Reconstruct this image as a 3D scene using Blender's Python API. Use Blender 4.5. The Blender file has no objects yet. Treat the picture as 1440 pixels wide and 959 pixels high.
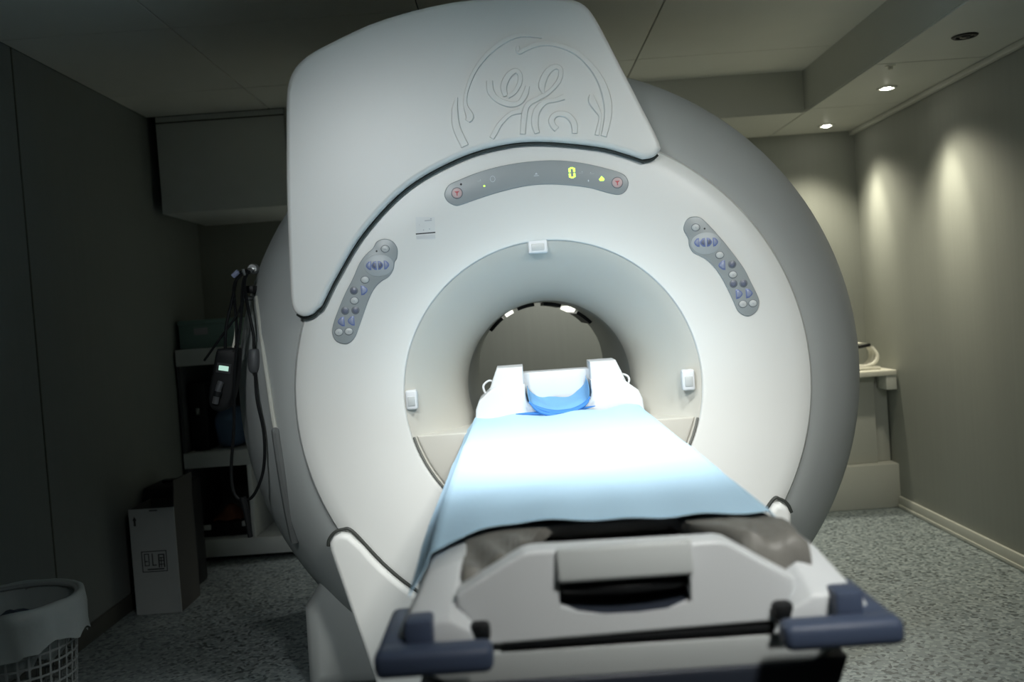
import bpy, bmesh, math, random
from mathutils import Vector, Matrix
from math import sin, cos, pi, radians
random.seed(4)
scn = bpy.context.scene
COL = scn.collection

# ------------------------------------------------------------------ camera, world, exposure
cam_data = bpy.data.cameras.new('camera')
cam = bpy.data.objects.new('camera', cam_data)
COL.objects.link(cam)
cam_data.sensor_width = 36.0
cam_data.lens = 36.0 * 1319 / 1440
cam.matrix_world = Matrix(((0.9976, 0.0699, 0.0061, -0.106),
                           (0.0038, 0.0330, -0.9995, -3.10),
                           (-0.0701, 0.9970, 0.0327, 1.34),
                           (0, 0, 0, 1)))
cam_data.dof.use_dof = True
cam_data.dof.focus_distance = 3.15
cam_data.dof.aperture_fstop = 2.4
cam_data.clip_start = 0.05
scn.camera = cam
w = bpy.data.worlds.new('world'); scn.world = w; w.use_nodes = True
w.node_tree.nodes['Background'].inputs[0].default_value = (0.5, 0.6, 0.62, 1)
w.node_tree.nodes['Background'].inputs[1].default_value = 0.0
vs = scn.view_settings
vs.view_transform = 'Standard'; vs.look = 'None'; vs.gamma = 1; vs.use_curve_mapping = False
vs.exposure = 0.0
WARM = (1.0, 0.93, 0.74)
COOL = (0.95, 0.99, 1.0)
NEUT = (1.0, 0.99, 0.94)

# ------------------------------------------------------------------ materials
MATS = {}
def mat(name, col, rough=0.5, var=0.06, scale=30, bump=0.0, bscale=200, metallic=0, emit=None, estr=0, trans=0, spec=0.5, stretch=None, coat=0):
    if name in MATS: return MATS[name]
    m = bpy.data.materials.new(name); m.use_nodes = True
    nt = m.node_tree; b = nt.nodes['Principled BSDF']
    tc = nt.nodes.new('ShaderNodeTexCoord')
    src = tc.outputs['Object']
    if stretch:
        mp = nt.nodes.new('ShaderNodeMapping'); mp.inputs['Scale'].default_value = stretch
        nt.links.new(src, mp.inputs[0]); src = mp.outputs[0]
    n = nt.nodes.new('ShaderNodeTexNoise'); n.inputs['Scale'].default_value = scale; n.inputs['Detail'].default_value = 3
    nt.links.new(src, n.inputs['Vector'])
    mx = nt.nodes.new('ShaderNodeMix'); mx.data_type = 'RGBA'
    mx.inputs['A'].default_value = (*[max(0, c * (1 - var)) for c in col], 1)
    mx.inputs['B'].default_value = (*[min(1, c * (1 + var)) for c in col], 1)
    nt.links.new(n.outputs['Fac'], mx.inputs['Factor'])
    nt.links.new(mx.outputs['Result'], b.inputs['Base Color'])
    b.inputs['Roughness'].default_value = rough
    b.inputs['Metallic'].default_value = metallic
    b.inputs['Specular IOR Level'].default_value = spec
    b.inputs['Coat Weight'].default_value = coat
    if trans: b.inputs['Transmission Weight'].default_value = trans
    if emit:
        b.inputs['Emission Color'].default_value = (*emit, 1); b.inputs['Emission Strength'].default_value = estr
    if bump:
        n2 = nt.nodes.new('ShaderNodeTexNoise'); n2.inputs['Scale'].default_value = bscale; n2.inputs['Detail'].default_value = 2
        nt.links.new(src, n2.inputs['Vector'])
        bp = nt.nodes.new('ShaderNodeBump'); bp.inputs['Strength'].default_value = bump; bp.inputs['Distance'].default_value = 0.01
        nt.links.new(n2.outputs['Fac'], bp.inputs['Height']); nt.links.new(bp.outputs[0], b.inputs['Normal'])
    MATS[name] = m
    return m

def floor_mat():
    m = bpy.data.materials.new('speckled_vinyl'); m.use_nodes = True
    nt = m.node_tree; b = nt.nodes['Principled BSDF']
    tc = nt.nodes.new('ShaderNodeTexCoord')
    v = nt.nodes.new('ShaderNodeTexVoronoi'); v.inputs['Scale'].default_value = 75
    nt.links.new(tc.outputs['Object'], v.inputs['Vector'])
    r = nt.nodes.new('ShaderNodeValToRGB')
    nt.links.new(v.outputs['Color'], r.inputs[0])
    cr = r.color_ramp; cr.interpolation = 'CONSTANT'
    cr.elements[0].color = (0.09, 0.112, 0.118, 1); cr.elements[1].position = 0.25; cr.elements[1].color = (0.22, 0.26, 0.267, 1)
    e = cr.elements.new(0.6); e.color = (0.31, 0.36, 0.365, 1)
    e = cr.elements.new(0.8); e.color = (0.15, 0.19, 0.2, 1)
    nt.links.new(r.outputs[0], b.inputs['Base Color'])
    b.inputs['Roughness'].default_value = 0.42
    return m

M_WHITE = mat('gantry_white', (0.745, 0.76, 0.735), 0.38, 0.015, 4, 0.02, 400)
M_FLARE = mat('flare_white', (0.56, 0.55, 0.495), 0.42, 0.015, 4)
M_GREY = mat('gantry_grey', (0.40, 0.425, 0.42), 0.62, 0.03, 6, 0.05, 500)
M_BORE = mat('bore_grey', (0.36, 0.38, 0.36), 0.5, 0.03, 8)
M_PANEL = mat('panel_grey', (0.30, 0.335, 0.345), 0.35, 0.02, 20)
M_DISC = mat('disc_grey', (0.40, 0.44, 0.46), 0.4, 0.02, 20)
M_BTN = mat('button_white', (0.50, 0.53, 0.53), 0.35, 0.03, 50)
M_BTNG = mat('button_grey', (0.13, 0.15, 0.21), 0.35, 0.03, 50)
M_RIM = mat('button_rim', (0.16, 0.18, 0.20), 0.4, 0.03, 50)
M_BLUE = mat('button_blue', (0.15, 0.20, 0.42), 0.35, 0.04, 50)
M_BLUEL = mat('button_blue_light', (0.27, 0.315, 0.45), 0.35, 0.04, 50)
M_RED = mat('stop_red', (0.55, 0.10, 0.11), 0.4, 0.03, 50)
M_PINK = mat('stop_cap', (0.56, 0.42, 0.42), 0.4, 0.03, 50)
M_LED = mat('led_green', (0.3, 0.8, 0.1), 0.4, 0.0, 10, emit=(0.62, 1.0, 0.10), estr=1.5)
M_ICON = mat('icon_pale', (0.62, 0.68, 0.72), 0.5, 0.02, 50)
M_GAPSHADE = mat('gap_shade_dark', (0.035, 0.04, 0.035), 0.6, 0.05, 50)  # shade of the narrow seam gaps, put into a dark colour
M_TABLE = mat('table_white', (0.70, 0.73, 0.75), 0.4, 0.02, 8)
M_TGREY = mat('table_grey', (0.50, 0.53, 0.53), 0.45, 0.02, 8)
M_NAVY = mat('bumper_blue', (0.06, 0.082, 0.14), 0.5, 0.05, 20)
M_DNAVY = mat('frame_navy', (0.02, 0.026, 0.04), 0.5, 0.05, 20)
M_TAUPE = mat('mattress_taupe', (0.19, 0.185, 0.168), 0.5, 0.15, 12, 0.4, 22)
M_SHEET = mat('drape_blue', (0.47, 0.69, 0.87), 0.75, 0.04, 5, 0.06, 60)
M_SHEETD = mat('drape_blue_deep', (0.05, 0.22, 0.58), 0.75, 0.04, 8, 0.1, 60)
M_BLACK = mat('black_plastic', (0.008, 0.009, 0.010), 0.5, 0.1, 30, spec=0.3)
M_CABLE = mat('cable_black', (0.007, 0.008, 0.009), 0.6, 0.1, 30, spec=0.2)
M_STEEL = mat('steel', (0.5, 0.52, 0.52), 0.3, 0.05, 30, metallic=0.9)
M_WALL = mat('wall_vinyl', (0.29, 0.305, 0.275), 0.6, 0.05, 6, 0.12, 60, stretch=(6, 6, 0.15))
M_WALLSHADE = mat('wall_vinyl_bluegrey_shaded', (0.20, 0.225, 0.22), 0.6, 0.05, 6, 0.12, 60, stretch=(6, 6, 0.15))  # cool grey vinyl with the unlit side's darkness put into its colour
M_WALLD = mat('wall_seam', (0.08, 0.085, 0.075), 0.6, 0.05, 20)
M_CEIL = mat('ceiling_panel', (0.76, 0.77, 0.71), 0.55, 0.03, 6)
M_SOFF = mat('soffit_paint', (0.58, 0.59, 0.54), 0.5, 0.03, 6)
M_BASE = mat('baseboard_paint', (0.52, 0.53, 0.48), 0.45, 0.03, 12)
M_SHELF = mat('shelf_white', (0.72, 0.75, 0.74), 0.5, 0.03, 12)
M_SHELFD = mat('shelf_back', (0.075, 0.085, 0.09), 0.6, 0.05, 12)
M_TEAL = mat('box_teal', (0.22, 0.34, 0.32), 0.5, 0.05, 20)
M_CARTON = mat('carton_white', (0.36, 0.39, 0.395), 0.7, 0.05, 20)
M_CARTIN = mat('carton_side', (0.06, 0.062, 0.06), 0.8, 0.08, 20)  # dark grey holds the shade on the carton's sides and flap
M_INK = mat('ink_dark', (0.03, 0.032, 0.035), 0.7, 0.05, 40)
M_BASKET = mat('basket_grey', (0.25, 0.275, 0.275), 0.5, 0.04, 20)
M_BAG = mat('bin_liner', (0.34, 0.38, 0.38), 0.35, 0.06, 14, 0.2, 22)
M_BAGIN = mat('bin_waste_blue', (0.03, 0.045, 0.075), 0.6, 0.2, 12)
M_ORANGE = mat('pouch_orange', (0.28, 0.10, 0.05), 0.6, 0.1, 20)
M_BLUECLOTH = mat('cloth_blue', (0.08, 0.14, 0.24), 0.8, 0.1, 10, 0.2, 40)
M_LAMP = mat('lamp_glow', (1, 1, 1), 0.4, 0, 5, emit=(1.0, 0.96, 0.84), estr=40)
M_LENS = mat('lamp_off', (0.03, 0.03, 0.03), 0.2, 0, 5)
M_BORELIGHT = mat('bore_light', (0.9, 0.9, 0.85), 0.4, 0, 5, emit=(1.0, 1.0, 0.9), estr=1.6)
M_CREAM = mat('cream_plastic', (0.72, 0.71, 0.62), 0.45, 0.03, 20)
M_LABEL = mat('label_paper', (0.70, 0.725, 0.72), 0.6, 0.02, 60)
M_LABELG = mat('label_print', (0.42, 0.44, 0.47), 0.6, 0.02, 60)

# ------------------------------------------------------------------ helpers
def tag(o, label=None, cat=None, group=None, kind=None):
    if label: o['label'] = label
    if cat: o['category'] = cat
    if group: o['group'] = group
    if kind: o['kind'] = kind
    return o
def empty(name, loc, label=None, cat=None, group=None, kind=None):
    e = bpy.data.objects.new(name, None); COL.objects.link(e); e.location = loc; e.empty_display_size = 0.05
    return tag(e, label, cat, group, kind)
def obj(name, bm, m, parent=None, sharp=35, recalc=True, wn=False):
    """bmesh in WORLD coordinates -> one mesh object, origin at its base"""
    if recalc: bmesh.ops.recalc_face_normals(bm, faces=bm.faces)
    if len(bm.verts):
        xs = [v.co.x for v in bm.verts]; ys = [v.co.y for v in bm.verts]; zs = [v.co.z for v in bm.verts]
        c = Vector(((min(xs) + max(xs)) / 2, (min(ys) + max(ys)) / 2, min(zs)))
    else: c = Vector((0, 0, 0))
    bmesh.ops.translate(bm, verts=bm.verts, vec=-c)
    for f in bm.faces: f.smooth = True
    me = bpy.data.meshes.new(name); bm.to_mesh(me); bm.free()
    me.set_sharp_from_angle(angle=radians(sharp))
    me.materials.append(m)
    o = bpy.data.objects.new(name, me); COL.objects.link(o)
    put(o, c, parent)
    if wn:
        md = o.modifiers.new('weighted_normal', 'WEIGHTED_NORMAL'); md.keep_sharp = True
    return o
def wloc(o):
    p = Vector(o.location); q = o.parent
    while q: p = p + Vector(q.location); q = q.parent
    return p
def put(o, c, parent):
    if parent:
        o.parent = parent; o.location = Vector(c) - wloc(parent)
    else: o.location = c
def bm_new(): return bmesh.new()
def box(bm, x0, x1, y0, y1, z0, z1, bev=0.0, seg=2, rot=None, piv=None):
    g = bmesh.ops.create_cube(bm, size=1)
    vs_ = g['verts']
    bmesh.ops.scale(bm, vec=(x1 - x0, y1 - y0, z1 - z0), verts=vs_)
    bmesh.ops.translate(bm, vec=((x0 + x1) / 2, (y0 + y1) / 2, (z0 + z1) / 2), verts=vs_)
    if bev:
        es = list({e for v in vs_ for e in v.link_edges})
        r = bmesh.ops.bevel(bm, geom=es, offset=bev, segments=seg, profile=0.5, affect='EDGES')
        vs_ = list({v for f in r['faces'] for v in f.verts} | {v for v in vs_ if v.is_valid})
    if rot: bmesh.ops.rotate(bm, verts=vs_, cent=piv or ((x0 + x1) / 2, (y0 + y1) / 2, (z0 + z1) / 2), matrix=rot)
    return bm
def bx(name, m, parent, x0, x1, y0, y1, z0, z1, bev=0.0, **k):
    return obj(name, box(bm_new(), x0, x1, y0, y1, z0, z1, bev, **k), m, parent)
Z0 = 1.067
def lathe(prof, seg=128, a0=0.0, a1=2 * pi, axis='Y', cen=(0, 0, Z0), bm=None, wob=None):
    bm = bm or bm_new(); full = abs(a1 - a0 - 2 * pi) < 1e-6
    n = seg if full else seg + 1; rows = []
    for r, h in prof:
        row = []
        for i in range(n):
            a = a0 + (a1 - a0) * i / seg
            rr, hh = (r, h) if not wob else wob(r, h, a)
            if axis == 'Y': co = (cen[0] + rr * cos(a), cen[1] + hh, cen[2] + rr * sin(a))
            else: co = (cen[0] + rr * cos(a), cen[1] + rr * sin(a), cen[2] + hh)
            row.append(bm.verts.new(co))
        rows.append(row)
    for A, B in zip(rows, rows[1:]):
        for i in range(n if full else n - 1):
            j = (i + 1) % n
            bm.faces.new((A[i], A[j], B[j], B[i]))
    return bm
def smooth_pts(pts, n=6, closed=False):
    P = [tuple(p) for p in pts]; out = []; N = len(P)
    for i in range(N if closed else N - 1):
        p = [P[(i + k) % N] if closed else P[min(max(i + k, 0), N - 1)] for k in (-1, 0, 1, 2)]
        for s in range(n):
            t = s / n
            out.append(tuple(0.5 * (2 * b + (c - a) * t + (2 * a - 5 * b + 4 * c - d) * t * t + (3 * b - a - 3 * c + d) * t ** 3)
                             for a, b, c, d in zip(*p)))
    if not closed: out.append(P[-1])
    return out
def tube(pts, r, seg=8, bm=None, n=6, smooth=True, cap=True):
    bm = bm or bm_new()
    P = [Vector(p) for p in (smooth_pts(pts, n) if smooth else pts)]
    rows = []; up = Vector((0.13, 0.9, 0.35)).normalized()
    for i, p in enumerate(P):
        t = (P[min(i + 1, len(P) - 1)] - P[max(i - 1, 0)]).normalized()
        u = (up - t * up.dot(t)).normalized(); v = t.cross(u); up = u
        rr = r(i / (len(P) - 1)) if callable(r) else r
        rows.append([bm.verts.new(p + u * rr * cos(2 * pi * k / seg) + v * rr * sin(2 * pi * k / seg)) for k in range(seg)])
    for A, B in zip(rows, rows[1:]):
        for k in range(seg):
            bm.faces.new((A[k], A[(k + 1) % seg], B[(k + 1) % seg], B[k]))
    if cap: bm.faces.new(rows[0]); bm.faces.new(rows[-1])
    return bm
def area2(P): return sum(a[0] * b[1] - b[0] * a[1] for a, b in zip(P, P[1:] + P[:1]))
def offset(P, d):
    """inward offset of a ccw polygon"""
    out = []; N = len(P)
    for i in range(N):
        a, b, c = Vector(P[i - 1]), Vector(P[i]), Vector(P[(i + 1) % N])
        e1 = (b - a).normalized(); e2 = (c - b).normalized()
        n1 = Vector((-e1.y, e1.x)); n2 = Vector((-e2.y, e2.x)); nn = (n1 + n2)
        if nn.length < 1e-6: nn = n1
        nn.normalize(); k = max(0.45, nn.dot(n1))
        out.append(tuple(b + nn * d / k))
    return out
def prism(P, y0, y1, bev=0.0, seg=3, bm=None, holes=(), back=True):
    """outline P of (x, z) extruded from the front plane y0 to y1, rounded front edge"""
    bm = bm or bm_new(); P = [tuple(p[:2]) for p in P]
    if area2(P) < 0: P = P[::-1]
    rings = []
    if bev:
        for s in range(seg + 1):
            a = pi / 2 * s / seg
            rings.append([bm.verts.new((x, y0 + bev * (1 - cos(pi / 2 - a)) if False else y0 + bev * (1 - sin(pi / 2 - a)) , z)) for x, z in
                          [tuple(q) for q in offset(P, bev * (1 - sin(a)))]])
        # s=0: inset full bevel at y0 ; s=seg: full outline at y0+bev
    else: rings.append([bm.verts.new((x, y0, z)) for x, z in P])
    rings.append([bm.verts.new((x, y1, z)) for x, z in P])
    for A, B in zip(rings, rings[1:]):
        for i in range(len(P)):
            j = (i + 1) % len(P); bm.faces.new((A[i], A[j], B[j], B[i]))
    def fill(loop, y, extra):
        es = [bm.edges.get((loop[i], loop[(i + 1) % len(loop)])) for i in range(len(loop))]
        for h in extra:
            es += [bm.edges.get((h[i], h[(i + 1) % len(h)])) for i in range(len(h))]
        bmesh.ops.triangle_fill(bm, edges=es, use_beauty=True, use_dissolve=False)
    hf, hb = [], []
    for H in holes:
        f_ = [bm.verts.new((x, y0, z)) for x, z in H]; b_ = [bm.verts.new((x, y1, z)) for x, z in H]
        for i in range(len(H)):
            j = (i + 1) % len(H); bm.faces.new((f_[i], f_[j], b_[j], b_[i]))
        hf.append(f_); hb.append(b_)
    if holes or len(P) > 12:
        fill(rings[0], y0, hf)
        if back: fill(rings[-1], y1, hb)
    else:
        bm.faces.new(rings[0]); 
        if back: bm.faces.new(rings[-1])
    return bm
def ell(cx, cz, rx, rz, n=24): return [(cx + rx * cos(2 * pi * i / n), cz + rz * sin(2 * pi * i / n)) for i in range(n)]
def rrect(x0, x1, z0, z1, r, n=5):
    out = []
    for cx, cz, a in ((x1 - r, z1 - r, 0), (x0 + r, z1 - r, pi / 2), (x0 + r, z0 + r, pi), (x1 - r, z0 + r, 3 * pi / 2)):
        out += [(cx + r * cos(a + pi / 2 * i / n), cz + r * sin(a + pi / 2 * i / n)) for i in range(n + 1)]
    return out
def ribbon(pts, y0, h, bm=None):
    """stroke of (x, z, width) standing proud of plane y0 by h"""
    bm = bm or bm_new(); P = smooth_pts(pts, 6); rows = []
    for i, p in enumerate(P):
        a, b = P[max(i - 1, 0)], P[min(i + 1, len(P) - 1)]
        t = Vector((b[0] - a[0], b[1] - a[1])).normalized(); n = Vector((-t.y, t.x)); hw = p[2] / 2
        c = Vector(p[:2])
        q = [(c + n * hw, y0 + 0.002), (c + n * hw, y0 - h * .6), (c + n * hw * .78, y0 - h), (c - n * hw * .78, y0 - h), (c - n * hw, y0 - h * .6), (c - n * hw, y0 + 0.002)]
        rows.append([bm.verts.new((u.x, y, u.y)) for u, y in q])
    for A, B in zip(rows, rows[1:]):
        for k in range(5): bm.faces.new((A[k], A[k + 1], B[k + 1], B[k]))
    bm.faces.new(rows[0]); bm.faces.new(rows[-1])
    return bm
def spot(name, loc, target, power, size=60, blend=0.6, radius=0.05, col=WARM, parent=None):
    l = bpy.data.lights.new(name, 'SPOT'); l.energy = power; l.spot_size = radians(size); l.spot_blend = blend
    l.shadow_soft_size = radius; l.color = col
    o = bpy.data.objects.new(name, l); COL.objects.link(o)
    d = Vector(target) - Vector(loc)
    o.rotation_euler = d.to_track_quat('-Z', 'Y').to_euler()
    put(o, loc, parent)
    return o
def grid(nu, nv, fn, bm=None):
    bm = bm or bm_new()
    V = [[bm.verts.new(fn(i / nu, j / nv)) for j in range(nv + 1)] for i in range(nu + 1)]
    for i in range(nu):
        for j in range(nv): bm.faces.new((V[i][j], V[i + 1][j], V[i + 1][j + 1], V[i][j + 1]))
    return bm
def thicken(bm, t):
    bmesh.ops.recalc_face_normals(bm, faces=bm.faces)
    bmesh.ops.solidify(bm, geom=bm.faces[:], thickness=t)
    return bm
HEAD = [(-0.757, 1.385), (-0.772, 1.373), (-0.8, 1.368), (-0.824, 1.382), (-0.833, 1.405), (-0.835, 1.435), (-0.833, 1.50), (-0.823, 1.75), (-0.809, 1.95), (-0.799, 2.07), (-0.788, 2.125), (-0.762, 2.172), (-0.718, 2.208), (-0.652, 2.239), (-0.51, 2.293), (-0.37, 2.326), (-0.231, 2.345), (-0.093, 2.349), (0.044, 2.342), (0.135, 2.328), (0.184, 2.305), (0.217, 2.259), (0.261, 2.163), (0.341, 1.98), (0.397, 1.848), (0.392, 1.818), (0.371, 1.804), (0.341, 1.801)]
SEAM = [(0.341, 1.801), (0.285, 1.824), (0.195, 1.853), (0.012, 1.882), (-0.126, 1.878), (-0.267, 1.844), (-0.434, 1.764), (-0.583, 1.63), (-0.686, 1.487), (-0.739, 1.398)]
LP = [(-0.519, 1.604), (-0.493, 1.593), (-0.48, 1.568), (-0.484, 1.538), (-0.493, 1.525), (-0.498, 1.503), (-0.515, 1.48), (-0.543, 1.464), (-0.567, 1.442), (-0.587, 1.408), (-0.608, 1.361), (-0.627, 1.318), (-0.642, 1.288), (-0.664, 1.269), (-0.686, 1.269), (-0.707, 1.281), (-0.716, 1.306), (-0.71, 1.337), (-0.691, 1.38), (-0.665, 1.431), (-0.634, 1.482), (-0.609, 1.529), (-0.584, 1.558), (-0.561, 1.576), (-0.546, 1.597)]
LB = [(-0.52, 1.571), (-0.549, 1.565), (-0.545, 1.518), (-0.578, 1.519), (-0.56, 1.518), (-0.54, 1.518), (-0.52, 1.518), (-0.594, 1.474), (-0.633, 1.441), (-0.6, 1.44), (-0.634, 1.408), (-0.667, 1.377), (-0.633, 1.376), (-0.682, 1.342), (-0.649, 1.342), (-0.693, 1.308), (-0.66, 1.308)]
RP = [(0.5, 1.605), (0.52, 1.601), (0.54, 1.583), (0.567, 1.55), (0.598, 1.509), (0.628, 1.465), (0.655, 1.421), (0.673, 1.379), (0.691, 1.336), (0.697, 1.31), (0.688, 1.282), (0.666, 1.267), (0.645, 1.269), (0.625, 1.286), (0.611, 1.321), (0.589, 1.376), (0.567, 1.419), (0.54, 1.454), (0.516, 1.473), (0.492, 1.487), (0.479, 1.509), (0.477, 1.534), (0.464, 1.564), (0.47, 1.588), (0.483, 1.602)]
RB = [(0.503, 1.569), (0.532, 1.563), (0.534, 1.515), (0.504, 1.519), (0.523, 1.518), (0.544, 1.518), (0.564, 1.517), (0.576, 1.473), (0.615, 1.44), (0.582, 1.439), (0.615, 1.406), (0.615, 1.376), (0.648, 1.375), (0.631, 1.341), (0.664, 1.341), (0.642, 1.307), (0.675, 1.307)]
TP = [(-0.296, 1.765), (-0.261, 1.779), (-0.206, 1.797), (-0.137, 1.812), (-0.063, 1.821), (0.011, 1.823), (0.074, 1.819), (0.141, 1.807), (0.208, 1.788), (0.265, 1.767), (0.286, 1.751), (0.293, 1.728), (0.283, 1.705), (0.261, 1.694), (0.227, 1.701), (0.165, 1.723), (0.093, 1.737), (0.02, 1.745), (-0.053, 1.743), (-0.137, 1.729), (-0.207, 1.712), (-0.262, 1.697), (-0.282, 1.697), (-0.305, 1.712), (-0.313, 1.737)]
TB = [(-0.271, 1.736), (0.256, 1.733), (0.11, 1.776), (0.206, 1.75), (-0.18, 1.753), (0.162, 1.746), (-0.007, 1.778), (-0.151, 1.774), (-0.196, 1.77), (0.139, 1.773), (0.175, 1.768), (-0.256, 1.764)]
LOGO = {
'ring_a': [(0.039, 2.207, 0.0039), (-0.022, 2.219, 0.0117), (-0.074, 2.208, 0.0147), (-0.135, 2.17, 0.0147), (-0.184, 2.116, 0.0128), (-0.214, 2.054, 0.0108), (-0.221, 2.01, 0.0137), (-0.21, 1.974, 0.0273), (-0.218, 1.958, 0.0175)] ,
'ring_b': [(-0.04, 2.186, 0.0097), (-0.037, 2.167, 0.0156), (-0.012, 2.175, 0.0128), (0.028, 2.186, 0.0128), (0.079, 2.182, 0.0128), (0.142, 2.154, 0.0147), (0.19, 2.106, 0.0186), (0.222, 2.049, 0.0244), (0.236, 1.99, 0.0273), (0.234, 1.939, 0.0244), (0.217, 1.879, 0.0195)] ,
'ring_c': [(0.186, 2.014, 0.0137), (0.187, 1.994, 0.0253), (0.2, 1.967, 0.0195), (0.21, 1.941, 0.0097), (0.202, 1.909, 0.0117), (0.195, 1.884, 0.0137)] ,
'ring_d': [(-0.246, 2.037, 0.0049), (-0.256, 1.999, 0.0195), (-0.255, 1.941, 0.0264), (-0.232, 1.879, 0.0264)] ,
'g_arm': [(-0.138, 2.081, 0.0215), (-0.137, 2.049, 0.0234), (-0.119, 2.022, 0.0195), (-0.082, 2.003, 0.0195), (-0.049, 2.004, 0.0156), (-0.028, 2.028, 0.0195), (-0.017, 2.056, 0.0137)] ,
'g_loop': [(-0.09, 2.029, 0.0156), (-0.094, 2.059, 0.0215), (-0.079, 2.09, 0.0215), (-0.055, 2.107, 0.0175), (-0.04, 2.096, 0.0156), (-0.042, 2.068, 0.0156), (-0.06, 2.04, 0.0137), (-0.083, 2.026, 0.0117)] ,
'e_loop': [(0.033, 2.026, 0.0060), (0.029, 2.056, 0.0234), (0.047, 2.093, 0.0215), (0.074, 2.111, 0.0175), (0.093, 2.1, 0.0156), (0.084, 2.065, 0.0156), (0.05, 2.032, 0.0137), (0.016, 2.015, 0.0156), (-0.021, 1.996, 0.0175), (-0.035, 1.958, 0.0195), (-0.043, 1.904, 0.0175)] ,
'e_arm': [(0.097, 2.013, 0.0195), (0.067, 2.005, 0.0137), (0.035, 2.001, 0.0175), (0.007, 1.974, 0.0234), (-0.002, 1.936, 0.0234), (0.003, 1.904, 0.0175)] ,
'e_curl': [(0.067, 1.912, 0.0195), (0.055, 1.926, 0.0195), (0.053, 1.945, 0.0195), (0.071, 1.96, 0.0175), (0.103, 1.955, 0.0195), (0.123, 1.928, 0.0215), (0.124, 1.895, 0.0175)] ,
'g_tail': [(-0.045, 1.978, 0.0175), (-0.078, 1.971, 0.0137), (-0.112, 1.944, 0.0156), (-0.133, 1.914, 0.0175), (-0.144, 1.898, 0.0156)] ,
}

# ------------------------------------------------------------------ the room
XL, XR, YB, YF, ZC = -2.10, 2.12, 2.92, -4.3, 2.56
S = 'structure'
tag(obj('floor', box(bm_new(), XL - .1, XR + .1, YF - .1, YB + .1, -0.06, 0.0), floor_mat()), 'blue-grey speckled vinyl floor', kind=S)
wb = tag(bx('wall_back', M_WALL, None, XL, XR, YB, YB + .1, 0, ZC), 'olive-grey back wall behind the scanner', kind=S)
tag(bx('wall_left', M_WALLSHADE, None, XL - .1, XL, YF, YB + .1, 0, ZC), 'cool grey left wall, darkened in colour for its shade', kind=S)
tag(bx('wall_right', M_WALL, None, XR, XR + .1, YF, YB + .1, 0, ZC), 'olive-grey right wall washed by downlights', kind=S)
tag(bx('wall_front', M_WALL, None, XL, XR, YF - .1, YF, 0, ZC), 'grey wall facing the scanner', kind=S)
ce = tag(bx('ceiling', M_WALLD, None, XL - .1, XR + .1, YF - .1, YB + .1, ZC + .012, ZC + .1), 'panelled grey ceiling', kind=S)
xs = [XL, -1.405, -0.41, 0.592, 1.595]; ys = [YF, -3.31, -2.31, -1.31, -0.31, 0.686, 1.69, 2.19]
for i in range(4):
    for j in range(7):
        bx('ceiling_tile', M_CEIL, ce, xs[i] + .003, xs[i + 1] - .003, ys[j] + .003, ys[j + 1] - .003, ZC, ZC + .014, 0.002, seg=1)
# dropped soffit along the right wall and across the back
s1 = tag(bx('trim_1', M_SOFF, None, 1.585, XR, YF, YB, 2.337, ZC), 'dropped ceiling soffit along the right wall with downlights', kind=S)
jy = [YF, -2.7, -1.8, -0.8, 0.2, 1.165, 2.10, YB]
for a, b in zip(jy, jy[1:]):
    bx('soffit_tile', M_SOFF, s1, 1.588, XR - .012, a + .004, b - .004, 2.328, 2.338, 0.002, seg=1)
bx('edge_strip', M_BASE, s1, XR - .03, XR - .002, YF, YB, 2.30, 2.327, 0.004)
s2 = tag(bx('trim_2', M_SOFF, None, -1.32, 1.583, 2.185, YB, 2.337, ZC), 'lowered ceiling band above the back wall', kind=S)
for a, b in ((-1.32, -.4), (-.4, .6), (.6, 1.583)):
    bx('soffit_tile', M_SOFF, s2, a + .003, b - .003, 2.19, YB - .004, 2.328, 2.338, 0.002, seg=1)
s3 = tag(bx('trim_3', mat('duct_paint', (.76, .79, .77), .5, .03, 6), None, XL + .05, -1.325, 2.19, YB, 2.015, ZC - .001, 0.006), 'pale boxed-in duct hanging under the ceiling at back left', kind=S)
bx('joint_strip', M_WALLD, s3, XL + .05, -1.325, 2.184, 2.1895, ZC - .04, ZC - .034)
tag(bx('baseboard_right', M_BASE, None, XR - .018, XR, YF, 2.49, 0, 0.07, 0.005), 'pale baseboard along the right wall', kind=S)
bx('top_bead', M_BASE, bpy.data.objects['baseboard_right'], XR - .026, XR - .016, YF, 2.49, 0.0, 0.022, 0.004)
tag(bx('baseboard_left', M_WALLD, None, XL, XL + .015, YF, 2.29, 0, 0.08, 0.004), 'dark baseboard along the left wall', kind=S)
tag(bx('trim_4', M_BASE, None, -1.15, XR, 2.492, YB, 0, 0.265, 0.006), 'low pale plinth along the back wall', kind=S)
for y in (0.78, -.45):
    bx('seam_strip', M_WALLD, bpy.data.objects['wall_left'], XL - .002, XL + .003, y - .004, y + .004, 0.08, ZC)
bx('seam_strip', M_WALLD, bpy.data.objects['wall_back'], -0.6, -.594, YB - .003, YB + .002, .27, 2.33)

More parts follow.
